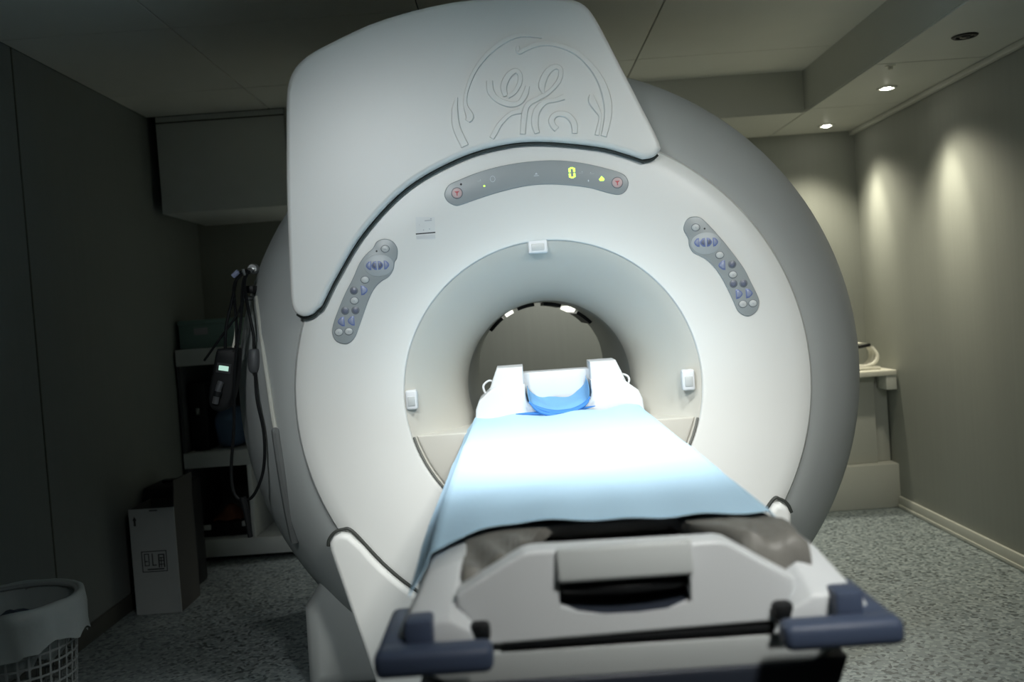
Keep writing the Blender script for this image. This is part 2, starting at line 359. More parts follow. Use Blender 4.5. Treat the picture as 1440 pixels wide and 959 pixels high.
# downlights -----------------------------------------------------------------
def downlight(x, y, z, label, lit, target=None, power=0, size=70, blend=.7, col=WARM, group='recessed ceiling downlights', radius=0.035, spill=0):
    e = empty('downlight', (x, y, z), label, 'downlight', group)
    c = (x, y, z)
    obj('trim_ring', lathe([(.034, -.001), (.036, -.006), (.046, -.006), (.052, -.001), (.05, .004)], 32, axis='Z', cen=c), M_BASE if lit else M_BLACK, e)
    obj('reflector', lathe([(.035, -.002), (.028, -.0005), (.02, -.0002)], 24, axis='Z', cen=c), M_STEEL if lit else M_LENS, e)
    bm = lathe([(.022, -.003), (.02, -.007), (.012, -.0105), (.002, -.012)], 24, axis='Z', cen=c)
    obj('bulb', bm, M_LAMP if lit else M_LENS, e)
    if lit: spot('lamp_light', (x, y, z - .03), target or (x, y, 0), power, size, blend, radius, col, e)
    if spill: spot('lamp_spill', (x, y, z - .03), (x - .30, y - .45, 0), spill, 118, 1.0, .05, col, e)
    return e
downlight(1.859, 2.656, 2.328, 'lit downlight in the soffit corner nearest the back wall', True, (2.12, 2.58, 1.70), 30, 38, 1.0, spill=68)
downlight(1.842, 1.683, 2.328, 'bright lit downlight in the middle soffit tile, second from the back wall', True, (2.12, 1.62, 1.70), 30, 38, 1.0, spill=68)
downlight(1.803, 0.778, 2.328, 'dark unlit downlight in the soffit tile nearest the viewer', False)
sd = empty('smoke_detector', (1.671, 1.21, 2.328), 'small white button-shaped detector beside the soffit tile joint', 'detector')
obj('detector_base', lathe([(.001, -.006), (.022, -.005), (.026, .0)], 20, axis='Z', cen=(1.671, 1.21, 2.328)), M_CREAM, sd)
obj('detector_head', lathe([(.001, -.022), (.009, -.018), (.012, -.005)], 16, axis='Z', cen=(1.671, 1.21, 2.328)), M_CREAM, sd)
# downlights of the same kind over the patient table, then added unseen fill lamps
downlight(-.42, -1.05, ZC - .001, 'ceiling downlight over the patient table, nearer the left wall', True, (0.0, -.52, .95), 118, 66, 1.0, COOL, radius=.10)
downlight(.46, -1.05, ZC - .001, 'ceiling downlight over the patient table, nearer the right wall', True, (0.05, -.52, .95), 118, 66, 1.0, NEUT, radius=.10)
downlight(-.95, -2.9, ZC - .001, 'added fill lamp in the ceiling, out of view, aimed at the scanner, on the left', True, (-.25, .0, 1.25), 250, 46, 1.0, COOL, radius=.14)  # unseen fill lamp added to light the scanner face
downlight(.65, -2.9, ZC - .001, 'added fill lamp in the ceiling, out of view, aimed at the scanner, on the right', True, (.22, -.9, .80), 225, 58, 1.0, NEUT, radius=.14)  # unseen fill lamp added to light the table end

downlight(1.25, -2.5, ZC - .001, 'added fill lamp in the ceiling, out of view, nearest the right wall soffit', True, (.75, .2, 1.5), 150, 50, 1.0, NEUT, radius=.12)  # unseen lamp added to brighten the scanner's upper right
downlight(.25, 2.55, 2.328, 'downlight in the lowered band behind the scanner', True, (.1, 2.6, 0), 75, 100, .9, NEUT)

# ------------------------------------------------------------------ the scanner
sc_ = empty('mri_scanner', (0, .7, 0), 'large white and grey ring-shaped MRI scanner with round bore', 'scanner')
obj('housing', lathe([(.862, .05), (.866, .036), (.89, .042), (.93, .064), (1.02, .14), (1.10, .27), (1.16, .40), (1.19, .55), (1.195, .75), (1.195, 1.2), (1.15, 1.42), (1.05, 1.53), (.9, 1.57), (.31, 1.57)], 160), M_GREY, sc_)
P = [(-.965, .002), (-.96, .30), (-.86, .44), (-.80, .5), (-.4, .5), (.4, .5), (.80, .5), (.86, .44), (.96, .30), (.965, .002)]
obj('pedestal', prism(P, .28, 1.35, .06), M_GREY, sc_)
ring = obj('front_ring', lathe([(.490, .05), (.492, .014), (.498, .004), (.508, .0), (.80, .0), (.835, .004), (.856, .014), (.866, .032), (.866, .06)], 160), M_WHITE, sc_)
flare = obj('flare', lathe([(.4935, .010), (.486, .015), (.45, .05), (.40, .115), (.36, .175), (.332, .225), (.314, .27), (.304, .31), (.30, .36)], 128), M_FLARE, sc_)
bore = obj('bore_tube', lathe([(.30, .358), (.30, 1.45), (.31, 1.57)], 96), M_BORE, sc_)
def borestrip(name, a, wdt, y0, y1, m, lift=.014):
    bm = bm_new(); A = radians(a); W = radians(wdt)
    lathe([(.299 , y0), (.299 - lift, y0), (.299 - lift, y1), (.299, y1)], 6, A - W / 2, A + W / 2, bm=bm)
    for s in (-1, 1):
        aa = A + s * W / 2
        bm.faces.new([bm.verts.new((r * cos(aa), y, Z0 + r * sin(aa))) for r, y in ((.299, y0), (.299 - lift, y0), (.299 - lift, y1), (.299, y1))])
    return obj(name, bm, m, bore)
for a in (63, 117.5): borestrip('bore_lamp', a, 7, .95, 1.52, M_BORELIGHT)
for a in (49, 79, 102, 132): borestrip('lamp_surround', a, 15, 1.0, 1.52, M_BLACK)
# dock cover filling the lower flare
zl = .944 - Z0; r_ = .480; a0 = math.asin(zl / r_)
arc = [(r_ * cos(t), Z0 + r_ * sin(t)) for t in [pi - a0 + (pi + 2 * a0) * i / 40 for i in range(41)]]
arc = [(r_ * cos(pi - a0 + (pi + 2 * a0) * i / 40), Z0 + r_ * sin(pi - a0 + (pi + 2 * a0) * i / 40)) for i in range(41)]
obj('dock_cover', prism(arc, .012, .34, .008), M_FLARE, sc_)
obj('dock_seam_shade', tube([(x * 1.018, .006, Z0 + (z - Z0) * 1.018) for x, z in arc], .004, 6, smooth=False), mat('gap_shade_grey', (.16, .165, .15), .6), sc_)  # grey tube drawn as the shade in the dock cover's edge gap

hc = smooth_pts(HEAD, 3)[:-1] + smooth_pts(SEAM, 5)[:-1] + [SEAM[-1]]
head = obj('head_cover', prism(hc, -.05, .52, .016, 4), M_WHITE, sc_, wn=True)
LOGO_GROUP = head
for k, pts in LOGO.items():
    obj('emblem_stroke', ribbon(pts, -.0495, .009), M_WHITE, head)
def at_y(P, y): return [(x, y, z) for x, z in P]
gk = [HEAD[3], HEAD[2], HEAD[1], HEAD[0]] + SEAM[::-1][0:] + [HEAD[-1], HEAD[-2], HEAD[-3]]
gk = [(x * 1.0, z) for x, z in gk]
obj('seam_shade', tube(at_y([(x, z - .003) for x, z in gk], -.010), .0075, 6), M_GAPSHADE, sc_)  # dark tube standing in for the gap shade under the head cover
# lower skirt with matching concentric seam
R2 = .815
aL = math.atan2(.632 - Z0, -.69); aR = math.atan2(.640 - Z0, .68)
seamL = [(R2 * cos(aL + (aR - aL) * i / 36), Z0 + R2 * sin(aL + (aR - aL) * i / 36)) for i in range(37)]
skl = [(-.66, .02), (-.656, .147), (-.773, .592), (-.772, .615), (-.757, .636), (-.732, .645), (-.705, .638)]
skr = [(.698, .642), (.722, .645), (.742, .630), (.752, .606), (.752, .585), (.656, .147), (.66, .02)]
sk = skl + seamL[1:-1] + skr
obj('lower_skirt', prism(sk, -.04, .34, .018, 4), M_WHITE, sc_, wn=True)
obj('skirt_seam_shade', tube(at_y([(-.782, .60), (-.778, .622), (-.758, .645), (-.73, .653), (-.70, .646)] + [(x * .992, Z0 + (z - Z0) * .992) for x, z in seamL[2:-2]] + [(.70, .652), (.724, .654), (.748, .636), (.76, .606)], -.006), .006, 6), M_GAPSHADE, sc_)  # dark tube standing in for the shade in the skirt's seam gap
# side seam trim and hook on the left flank
tr = [(-1.03, .27, 1.45), (-.997, .164, 1.343), (-.977, .112, 1.235), (-.963, .086, 1.135), (-.955, .076, 1.048), (-.948, .074, .985)]
obj('side_trim', tube(tr, .008, 8), M_BASE, sc_)
tr2 = [(-.949, .072, .99), (-.948, .07, .973), (-.944, .088, .858), (-.943, .14, .70), (-.943, .20, .58)]
obj('side_channel', tube(tr2, lambda t: .012 + .006 * t, 8), mat('channel_grey', (.14, .15, .15), .5), sc_)

# control panels
def dshape(cx, cz, w, h, right):
    s = 1 if right else -1
    pts = [(cx - s * w * .42, cz - h / 2), (cx + s * w * .0, cz - h * .46), (cx + s * w * .40, cz - h * .2), (cx + s * w * .52, cz), (cx + s * w * .40, cz + h * .2), (cx, cz + h * .46), (cx - s * w * .42, cz + h / 2)]
    return pts
def button(name, P, m, parent, y=-.004, h=.004): return obj(name, prism(P, y - h, y + .002, .0012, 2), m, parent)
def side_panel(out, B, left):
    p = obj('control_panel', prism(smooth_pts(out, 4, True), -.006, .002, .003), M_PANEL, sc_)
    y = -.0055
    def oval(c): button('button_rim', ell(*c, .0152, .0132), M_RIM, p, y, .0012); button('button', ell(*c, .0125, .0105), M_BTN, p, y, .0035)
    def rnd(c): button('button_rim', ell(*c, .014, .014), M_RIM, p, y, .0012); button('button', ell(*c, .0095, .0095), M_BTNG, p, y, .0035); 
    def dee(c, rt, m=M_BLUEL): button('button_rim', dshape(*c, .025, .033, rt), M_BLUE, p, y, .0012); button('button', dshape(*c, .017, .022, rt), m, p, y, .0035)
    button('dial_disc', ell(*B[2], .049, .036, 40), M_DISC, p, y, .002)
    button('indicator', ell(*B[1], .0035, .0035, 10), M_INK, p, y, .001)
    for k, i in enumerate((3, 4, 5, 6)):
        button('arrow_rim', dshape(*B[i], .019, .030, k > 1), M_BLUE, p, -.0075, .0012)
        button('arrow_button', dshape(*B[i], .011, .018, k > 1), M_BLUEL if k in (0, 3) else M_BTNG, p, -.0075, .0025)
    for i in (0, 7, 10, 15, 16): oval(B[i])
    for i in (8, 11, 12): rnd(B[i])
    dee(B[9], left); dee(B[13], not left); dee(B[14], not left)
    for i in (0, 10, 15, 16):   # little printed symbol on the white keys
        x, z = B[i]; button('symbol', [(x - .004, z - .003), (x + .004, z - .003), (x, z + .005)], M_LABELG, p, -.0088, .0006)
    return p
tag(side_panel(LP, LB, True), 'grey curved keypad with white and blue keys, left of the bore')
tag(side_panel(RP, RB, False), 'grey curved keypad with white and blue keys, right of the bore')
tp = obj('display_panel', prism(smooth_pts(TP, 4, True), -.006, .002, .003), M_PANEL, sc_)
y = -.0055
for i in (0, 1):
    x, z = TB[i]
    button('stop_rim', ell(x, z, .0195, .0195, 28), M_RIM, tp, y, .0012)
    button('stop_button', ell(x, z, .0165, .0165, 28), M_PINK, tp, y, .0045)
    button('stop_symbol', [(x - .009, z + .006), (x + .009, z + .006), (x + .002, z - .001), (x + .002, z - .009), (x - .002, z - .009), (x - .002, z - .001)], M_RED, tp, -.0095, .0012)
x, z = TB[2]      # lit figure 0, seven-segment style
for sx in (-1, 1):
    for s in (-1, 1):
        button('digit_segment', rrect(x + sx * .0075 - .0038, x + sx * .0075 + .0038, z + s * .0085 - .0072, z + s * .0085 + .0072, .002, 2), M_LED, tp, y, .001)
for s in (-1, 1): button('digit_segment', rrect(x - .006, x + .006, z + s * .0155 - .003, z + s * .0155 + .003, .002, 2), M_LED, tp, y, .001)
x, z = TB[3]
button('lit_symbol', [(x - .010, z - .002), (x - .006, z - .008), (x + .006, z - .008), (x + .010, z - .002), (x, z + .009)], M_LED, tp, y, .001)
button('indicator', ell(*TB[4], .0036, .0036, 10), M_LED, tp, y, .001)
button('indicator', ell(*TB[5], .0025, .004, 10), M_ICON, tp, y, .001)
button('indicator', ell(*TB[11], .004, .004, 10), M_INK, tp, y, .001)
x, z = TB[6]
button('symbol', [(x - .009, z - .005), (x + .009, z - .005), (x + .009, z - .002), (x - .009, z - .002)], M_ICON, tp, y, .0008)
button('symbol', [(x - .006, z), (x + .006, z), (x, z + .008)], M_ICON, tp, y, .0008)
x, z = TB[7]
obj('symbol', tube([(x + .008 * cos(t * pi / 8), y - .0005, z + .0095 * sin(t * pi / 8)) for t in range(17)], .0009, 5, smooth=False), M_ICON, tp)
for i, d in ((8, 1), (9, 1), (10, -1)):
    x, z = TB[i]
    button('symbol', [(x - .008, z - .001), (x + .008, z - .001), (x + .008, z + .001), (x - .008, z + .001)], M_ICON, tp, y, .0006)
    button('symbol', [(x + d * .001, z + .002), (x + d * .008, z + .002), (x + d * .004, z + .007)], M_ICON, tp, y, .0006)
tag(tp, 'grey curved display strip with lit green 0 and red stop keys')
# laser positioning lights
def pos_light(px, py, pz, w, h):
    o = obj('positioning_light', box(bm_new(), px - w / 2, px + w / 2, py - .02, py + .02, pz - h / 2, pz + h / 2, .007, 3), M_TABLE, sc_)
    bx('light_window', M_BTN, o, px - w * .32, px + w * .32, py - .0225, py - .018, pz - h * .30, pz + h * .18, .002)
pos_light(-.018, .025, 1.545, .066, .046); pos_light(-.472, .022, 1.066, .038, .066); pos_light(.450, .022, 1.068, .042, .070)
# information sticker
st = obj('info_sticker', prism([(-.413, 1.668), (-.350, 1.664), (-.354, 1.590), (-.417, 1.594)], -.0008, .001), M_LABEL, sc_)
button('printed_bar', [(-.4165, 1.615), (-.352, 1.616), (-.352, 1.611), (-.4165, 1.610)], M_INK, st, -.0006, .0005)
for x0, x1, z in ((-.404, -.402, 1.640), (-.385, -.360, 1.652), (-.366, -.360, 1.657), (-.392, -.388, 1.622), (-.372, -.368, 1.624)):
    button('printed_line', [(x0, z), (x1, z), (x1, z + .004), (x0, z + .004)], M_LABELG, st, -.0006, .0005)
bm = bm_new(); button('printed_line', [(-.4165, 1.607), (-.352, 1.608), (-.353, 1.593), (-.416, 1.596)], mat('label_shade', (.62, .645, .65), .6), st, -.0006, .0004); bm.free()

# ------------------------------------------------------------------ patient table
tb = empty('patient_table', (.03, -.85, 0), 'white wheeled patient table with blue corner bumpers docked to the scanner', 'table')
TX = .03
# tabletop (cradle) : shallow tray
def cradle(u, v):
    x = TX + (u - .5) * .46; y_ = -1.70 + v * 2.0
    return (x, y_, .925 - .022 * (1 - (2 * u - 1) ** 2) * .6)
bm = grid(16, 20, cradle); obj('cradle', thicken(bm, .03), M_DNAVY, tb)
for s in (-1, 1):
    xo = TX + s * .33
    Pn = [(s * .33 + TX, .845), (s * .33 + TX, .905), (s * .315 + TX, .920), (s * .255 + TX, .936), (s * .235 + TX, .93), (s * .235 + TX, .845)]
    obj('side_rail', prism(Pn, -1.56, -.01, .01), M_TABLE, tb)
    # sloping rail end
    bm = bm_new()
    A = [(s * .325, .848), (s * .325, .905), (s * .30, .945), (s * .245, .962), (s * .238, .93), (s * .225, .848)]
    B = [(s * .340, .848), (s * .340, .885), (s * .325, .900), (s * .262, .902), (s * .232, .885), (s * .20, .848)]
    VA = [bm.verts.new((TX + x, -1.55, z)) for x, z in A]; VM = [bm.verts.new((TX + x, -1.66, z)) for x, z in A]; VB = [bm.verts.new((TX + x, -1.765, z)) for x, z in B]
    for R, Q in ((VA, VM), (VM, VB)):
        for i in range(6): bm.faces.new((R[i], R[(i + 1) % 6], Q[(i + 1) % 6], Q[i]))
    bm.faces.new(VA); bm.faces.new(VB)
    bmesh.ops.recalc_face_normals(bm, faces=bm.faces)
    bmesh.ops.bevel(bm, geom=bm.edges[:], offset=.006, segments=2, profile=.5, affect='EDGES')
    obj('rail_end', bm, M_TABLE, tb)
    bu = bx('corner_bumper', M_NAVY, tb, TX + min(s * .365, s * .20), TX + max(s * .365, s * .20), -1.835, -1.79, .846, .884, .012, seg=3)
    bx('bumper_side', M_NAVY, bu, TX + min(s * .365, s * .322), TX + max(s * .365, s * .322), -1.81, -1.62, .848, .882, .012, seg=3)
    bx('bumper_post', M_NAVY, bu, TX + min(s * .325, s * .285), TX + max(s * .325, s * .285), -1.792, -1.745, .868, .912, .006)
    bx('release_pedal', M_BLACK, tb, TX + min(s * .235, s * .205), TX + max(s * .235, s * .205), -1.765, -1.735, .864, .892, .008)
# end panel with a hand recess
EP = [(-.222, .932), (-.125, .984), (-.11, .988), (.165, .985), (.178, .982), (.274, .922), (.272, .905), (.247, .863), (.24, .860), (-.172, .853), (-.18, .857), (-.224, .915)]
hole = [(-.072, .940), (-.072, .902), (-.045, .893), (-.005, .888), (.04, .887), (.085, .890), (.120, .898), (.122, .938)]
obj('end_panel', prism(EP, -1.745, -1.70, .006, 3, holes=[hole]), M_TABLE, tb, wn=True)
bx('recess_back', M_BLACK, tb, -.076, .126, -1.703, -1.696, .882, .945)
bm = grid(12, 4, lambda u, v: (-.07 + .19 * u, -1.742 + .035 * v, .893 - .005 * (1 - (2 * u - 1) ** 2) + .012 * v)); obj('recess_lip', thicken(bm, .004), M_DNAVY, tb)
hp = obj('handle_plate', box(bm_new(), -.073, .125, -1.756, -1.738, .940, .990, .006, 3, rot=Matrix.Rotation(radians(-10), 3, 'X')), M_TGREY, tb)
obj('handle_bar', tube([(-.065, -1.735, .929), (.0, -1.74, .925), (.06, -1.74, .925), (.117, -1.735, .929)], .008, 8), M_BLACK, tb)
for x0, x1 in ((-.16, .255),):
    bx('panel_gap', M_BLACK, tb, x0, x1, -1.745, -1.70, .846, .856, .002)
obj('lower_panel', prism([(-.275, .842), (.338, .842), (.335, .815), (.29, .795), (-.24, .795), (-.272, .815)], -1.742, -1.60, .006), M_TGREY, tb)
obj('lower_frame', prism([(-.285, .800), (.345, .800), (.325, .745), (.27, .72), (-.22, .72), (-.262, .745)], -1.748, -.05, .012), M_DNAVY, tb)
obj('lift_column', box(bm_new(), TX - .16, TX + .16, -1.25, -.25, .17, .73, .02), M_TGREY, tb)
obj('base', box(bm_new(), TX - .24, TX + .24, -1.55, -.08, .09, .18, .02), M_DNAVY, tb)
for sx in (-1, 1):
    for yy in (-1.42, -.2):
        cst = obj('caster', lathe([(.001, -.015), (.04, -.015), (.048, -.008), (.048, .008), (.04, .015), (.001, .015)], 24, axis='Y', cen=(TX + sx * .19, yy, .0485)), M_BLACK, tb)
        bx('caster_fork', M_STEEL, cst, TX + sx * .19 - .015, TX + sx * .19 + .015, yy - .02, yy + .02, .05, .092, .004)

# mattress : grey-brown pad whose corners sag over the rails at the foot end
def hump(t): return math.exp(-t * t)
def mattress(u, v):
    t = 2 * u - 1; x = TX + t * .250
    cr = min(1, max(0, (abs(t) - .38) / .35)); cr = cr * cr * (3 - 2 * cr)
    yf = -1.50 - .195 * cr
    vv = max(0, (v - .06) / .94); lip = max(0, 1 - v / .06)
    y_ = yf + (0.10 - yf) * vv - .012 * sin(pi * lip) * cr
    z = .966 - .055 * lip * cr - .012 * lip
    k = min(1, max(0, (-1.45 - y_) / .22)); sag = k * max(0, (abs(t) - .5) / .5)
    z += .016 * k * cr - (.016 if t > 0 else .034) * sag ** 1.2
    if y_ < -1.545: z += .009 * sin(30 * t + 34 * y_) * min(1, (-1.545 - y_) / .06) * (abs(t) > .4)
    x += (.030 if t > 0 else -.006) * t * min(1, 1.3 * sag)
    return (x, y_, z)
bm = grid(48, 84, mattress); mt = obj('mattress', thicken(bm, .03), M_TAUPE, sharp=60)
tag(mt, 'grey-brown padded mattress sagging over the table end under the blue drape', 'mattress')
# blue drape
def drape(u, v):
    t = 2 * u - 1
    front = -1.545 + .02 * sin(5 * u + .4) -   .10 * max(0, (-t - .55) / .45) + .01 * max(0, t)
    back = .085 + .02 * sin(7 * u)
    y_ = front + (back - front) * v
    hw = .262 if t > 0 else .300
    a = abs(t); lim = .86
    if a < lim: x = t / lim * hw; z = .981
    else:
        e = (a - lim) / (1 - lim)
        x = math.copysign(hw + .035 * e, t); z = .978 - (.050 if t < 0 else .032) * e ** .8
    z += .0045 * sin(3.1 * y_ + 2 * t) * (1 - a * .5)
    z += .004 * hump((y_ + .75 + .15 * t) / .10) + .003 * hump((y_ + 1.2 - .2 * t) / .06)
    if v < .22:
        k = (1 - v / .22); z -= .004 * k * k * (1 + .6 * sin(6.5 * t + 1)) - .002 * k * sin(16 * t)
        if t < -.62: z -= .02 * k * (-t - .62) / .38
    if v > .9: k = (v - .9) / .1; z += .006 * k * sin(11 * t) + .004 * k
    return (TX + x, y_, z)
bm = grid(56, 90, drape); dr = obj('blue_drape', thicken(bm, -.0015), M_SHEET, sharp=70)
tag(dr, 'pale blue paper drape spread along the patient table', 'drape')

# head rest at the bore
hr = empty('head_rest', (.02, .17, .95), 'white moulded head rest with U-shaped notch on the table in the bore', 'head rest')
HX = .02
nz = [(.112, 1.085), (.112, 1.045)] + [(.112 * cos(t), 1.045 - .065 * sin(t)) for t in [pi * i / 12 for i in range(1, 12)]] + [(-.112, 1.045), (-.112, 1.085)]
outl = [(-.290, .955), (-.285, 1.01), (-.272, 1.040), (-.225, 1.078), (-.205, 1.085)] + [(x, z) for x, z in nz[::-1]] + [(.205, 1.085), (.225, 1.078), (.272, 1.040), (.285, 1.01), (.290, .955)]
obj('base_block', prism([(HX + x, z) for x, z in outl], .085, .262, .007, 3), M_TABLE, hr, wn=True)
for s in (-1, 1):
    a, b = sorted((s * .115, s * .232))
    Pq = [(HX + s * .115, 1.07), (HX + s * .115, 1.145), (HX + s * .205, 1.145), (HX + s * .222, 1.105), (HX + s * .236, 1.07)]
    obj('side_block', prism(Pq, .115, .26, .007, 3), M_TABLE, hr)
bx('back_bar', M_TABLE, hr, HX - .118, HX + .118, .195, .285, .985, 1.118, .006)
obj('strap_loop', tube([(HX - .225, .18, 1.03), (HX - .252, .17, 1.06), (HX - .256, .17, 1.085), (HX - .235, .175, 1.10), (HX - .215, .18, 1.09)], .004, 8), M_TABLE, hr)
obj('strap_loop', tube([(HX + .225, .18, 1.03), (HX + .250, .17, 1.06), (HX + .250, .17, 1.08), (HX + .232, .175, 1.09), (HX + .215, .18, 1.085)], .004, 8), M_TABLE, hr)
# deep blue paper liner tucked into the notch
def liner(u, v):
    a = pi * (1.12 * u - .06); k = v
    r = .106 - .004 * sin(9 * u)
    x = HX - r * cos(a); 
    z = 1.052 - .060 * sin(a) + .012 * max(0, abs(2 * u - 1) - .7) / .3
    y_ = .06 + .130 * k - .010 * sin(14 * u)
    z += (.036 * k - .005) * sin(pi * u) ** .7 + .02 * k * max(0, u - .6) / .4
    z += -.014 * max(0, .35 - k) / .35 + .003 * sin(20 * u + 5 * k)
    return (x, y_, z)
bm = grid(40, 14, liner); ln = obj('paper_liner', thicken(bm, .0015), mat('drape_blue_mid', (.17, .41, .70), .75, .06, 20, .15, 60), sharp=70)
tag(ln, 'crumpled blue paper liner tucked in the notch of the white head rest', 'paper liner')
for kk, (dy, dz) in enumerate(((-.004, .0), (-.012, -.006))):
    pts = []
    for i in range(15):
        u = i / 14; a = pi * (.06 + .88 * u)
        pts.append((HX - (.104 - .006 * kk) * cos(a), .040 + dy - .006 * sin(6 * u + kk), 1.040 - .050 * sin(a) + dz + .003 * sin(8 * u + 2 * kk)))
    obj('paper_fold', tube(pts, lambda t: .003 + .005 * sin(pi * t), 6, n=3), M_SHEETD, ln)
obj('paper_fold', tube([(HX - .15, .055, .990), (HX - .08, .035, .990), (HX, .03, .989), (HX + .06, .04, .993), (HX + .12, .062, .998)], lambda t: .001 + .007 * sin(pi * t), 6, n=4), M_SHEETD, ln)

# ------------------------------------------------------------------ right rear: counter on the plinth
ct = empty('counter', (1.4, 2.65, .265), 'pale counter cabinet on the plinth in the back right corner', 'counter')
bx('cabinet_body', M_BASE, ct, .7, 2.02, 2.56, 2.915, .266, .80, .004)
bx('end_filler', M_BASE, ct, 2.032, 2.112, 2.60, 2.915, .266, .80, .003)
bx('counter_top', M_CREAM, ct, .66, 2.112, 2.43, 2.915, .80, .832, .006)
bx('end_bracket', M_SOFF, ct, 2.05, 2.112, 2.44, 2.60, .715, .80, .004)
for x in (1.15, 1.6): bx('door_gap', M_WALLD, ct, x, x + .006, 2.5575, 2.562, .28, .79)
wc = empty('curved_coil', (1.98, 2.62, .833), 'cream curved coil with dark pad lying on the corner counter', 'coil')
bx('coil_base', M_CREAM, wc, 1.88, 2.06, 2.53, 2.71, .8325, .850, .008)
bm = lathe([(.060, -.035), (.075, -.035), (.075, .035), (.060, .035), (.060, -.035)], 30, radians(-160), radians(110), cen=(1.975, 2.62, .921))
obj('coil_band', bm, M_CREAM, wc)
obj('coil_pad', box(bm_new(), 1.945, 2.025, 2.575, 2.665, .965, .985, .008, 2, rot=Matrix.Rotation(radians(-8), 3, 'Y')), M_BLACK, wc)
obj('coil_strap', tube([(2.03, 2.59, .965), (2.055, 2.57, .91), (2.03, 2.56, .87), (1.97, 2.55, .853), (1.92, 2.56, .855)], .012, 8), M_CREAM, wc)

# ------------------------------------------------------------------ left rear: shelf unit and its contents
sh = empty('shelf_unit', (-1.6, 2.6, 0), 'white open shelf unit in the back left corner beside the scanner', 'shelf')
X0, X1, Y0, Y1 = -2.085, -1.20, 2.30, 2.90
for z0, z1 in ((1.15, 1.245), (.555, .645), (.03, .13)):
    bx('shelf_board', M_SHELF, sh, X0, X1, Y0, Y1, z0, z1, .004)
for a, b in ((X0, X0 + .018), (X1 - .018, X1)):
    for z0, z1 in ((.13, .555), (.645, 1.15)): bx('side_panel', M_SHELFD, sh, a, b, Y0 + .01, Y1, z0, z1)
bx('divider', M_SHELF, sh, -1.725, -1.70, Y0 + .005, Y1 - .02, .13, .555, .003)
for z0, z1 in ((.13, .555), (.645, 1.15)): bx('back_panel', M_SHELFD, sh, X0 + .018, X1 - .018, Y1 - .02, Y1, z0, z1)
for x in (X0 + .05, X1 - .05):
    for y_ in (Y0 + .06, Y1 - .06): bx('foot', M_BLACK, sh, x - .02, x + .02, y_ - .02, y_ + .02, 0, .03, .003)
tl = empty('teal_box', (-1.93, 2.47, 1.245), 'dark teal storage box with white label on top of the shelf unit', 'box')
bx('box_body', M_TEAL, tl, -2.075, -1.75, 2.36, 2.60, 1.246, 1.385, .006)
bx('box_lid', M_TEAL, tl, -2.08, -1.745, 2.355, 2.605, 1.385, 1.412, .006)
bx('box_label', M_LABELG, tl, -1.985, -1.905, 2.3575, 2.3605, 1.325, 1.365, .001)
def blob(name, m, x0, x1, y0, y1, z0, z1, label, cat, seed=0):
    def fn(u, v):
        a = 2 * pi * u; p = pi * v
        k = 1 + .06 * sin(3 * a + seed) * sin(p) + .05 * sin(5 * p + seed * 2)
        sx = math.copysign(abs(cos(a)) ** .6, cos(a)) * sin(p) ** .6 * k; sy = math.copysign(abs(sin(a)) ** .6, sin(a)) * sin(p) ** .6 * k
        sz = math.copysign(abs(cos(p)) ** .7, cos(p))
        return ((x0 + x1) / 2 + sx * (x1 - x0) / 2, (y0 + y1) / 2 + sy * (y1 - y0) / 2, (z0 + z1) / 2 + sz * (z1 - z0) / 2)
    bm = grid(24, 14, fn); bmesh.ops.remove_doubles(bm, verts=bm.verts, dist=1e-4)
    return tag(obj(name, bm, m, sharp=80), label, cat)
blob('cloth_bundle', M_BLUECLOTH, -1.93, -1.76, 2.36, 2.62, .646, .885, 'dark blue cloth bundle on the middle board of the shelf unit', 'cloth', 1)
bb = empty('equipment_case', (-2.0, 2.55, .646), 'black equipment case in the upper shelf compartment', 'case')
bx('case_body', M_BLACK, bb, -2.05, -1.95, 2.36, 2.72, .646, 1.05, .015)
bx('case_latch', M_STEEL, bb, -2.01, -1.99, 2.354, 2.362, .86, .90, .003)
pc = empty('supply_tray', (-1.9, 2.5, .131), 'dark tray with orange pouch and white tags on the lowest shelf', 'tray')
bx('tray_body', M_BLACK, pc, -2.05, -1.74, 2.38, 2.75, .131, .215, .015)
bx('tray_label', M_SHELF, pc, -2.04, -1.985, 2.372, 2.382, .175, .205, .002)
bx('tray_label', M_SHELF, pc, -1.80, -1.765, 2.372, 2.382, .185, .215, .002)
bm = grid(10, 10, lambda u, v: (-1.98 + .16 * u, 2.42 + .2 * v, .214 + .07 * sin(pi * u) * sin(pi * v) + .006 * sin(9 * u + 7 * v))); obj('pouch', thicken(bm, .01), M_ORANGE, pc)
bm = grid(10, 10, lambda u, v: (-2.03 + .27 * u, 2.56 + .17 * v, .214 + .11 * sin(pi * u) ** .6 * sin(pi * v) ** .6)); obj('folded_cover', thicken(bm, .01), M_CARTIN, pc)

# carton and black case on the floor
cb = empty('carton', (-1.92, 1.5, 0), 'tall white cardboard carton with printed arrow on the floor, flap open', 'carton')
rt = None
bx('carton_front', M_CARTON, cb, -2.03, -1.812, 1.37, 1.376, .001, .512)
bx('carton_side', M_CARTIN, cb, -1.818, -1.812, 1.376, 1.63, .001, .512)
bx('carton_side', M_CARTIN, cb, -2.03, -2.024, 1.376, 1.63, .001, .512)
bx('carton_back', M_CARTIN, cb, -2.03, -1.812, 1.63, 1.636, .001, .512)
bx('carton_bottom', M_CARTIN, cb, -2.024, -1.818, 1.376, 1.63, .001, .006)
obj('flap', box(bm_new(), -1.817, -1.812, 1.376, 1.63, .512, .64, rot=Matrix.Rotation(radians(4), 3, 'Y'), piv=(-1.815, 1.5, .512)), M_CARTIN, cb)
fr = bpy.data.objects['carton_front']
def ink(P): return obj('print_mark', prism(P, 1.3690, 1.3702), M_INK, fr)
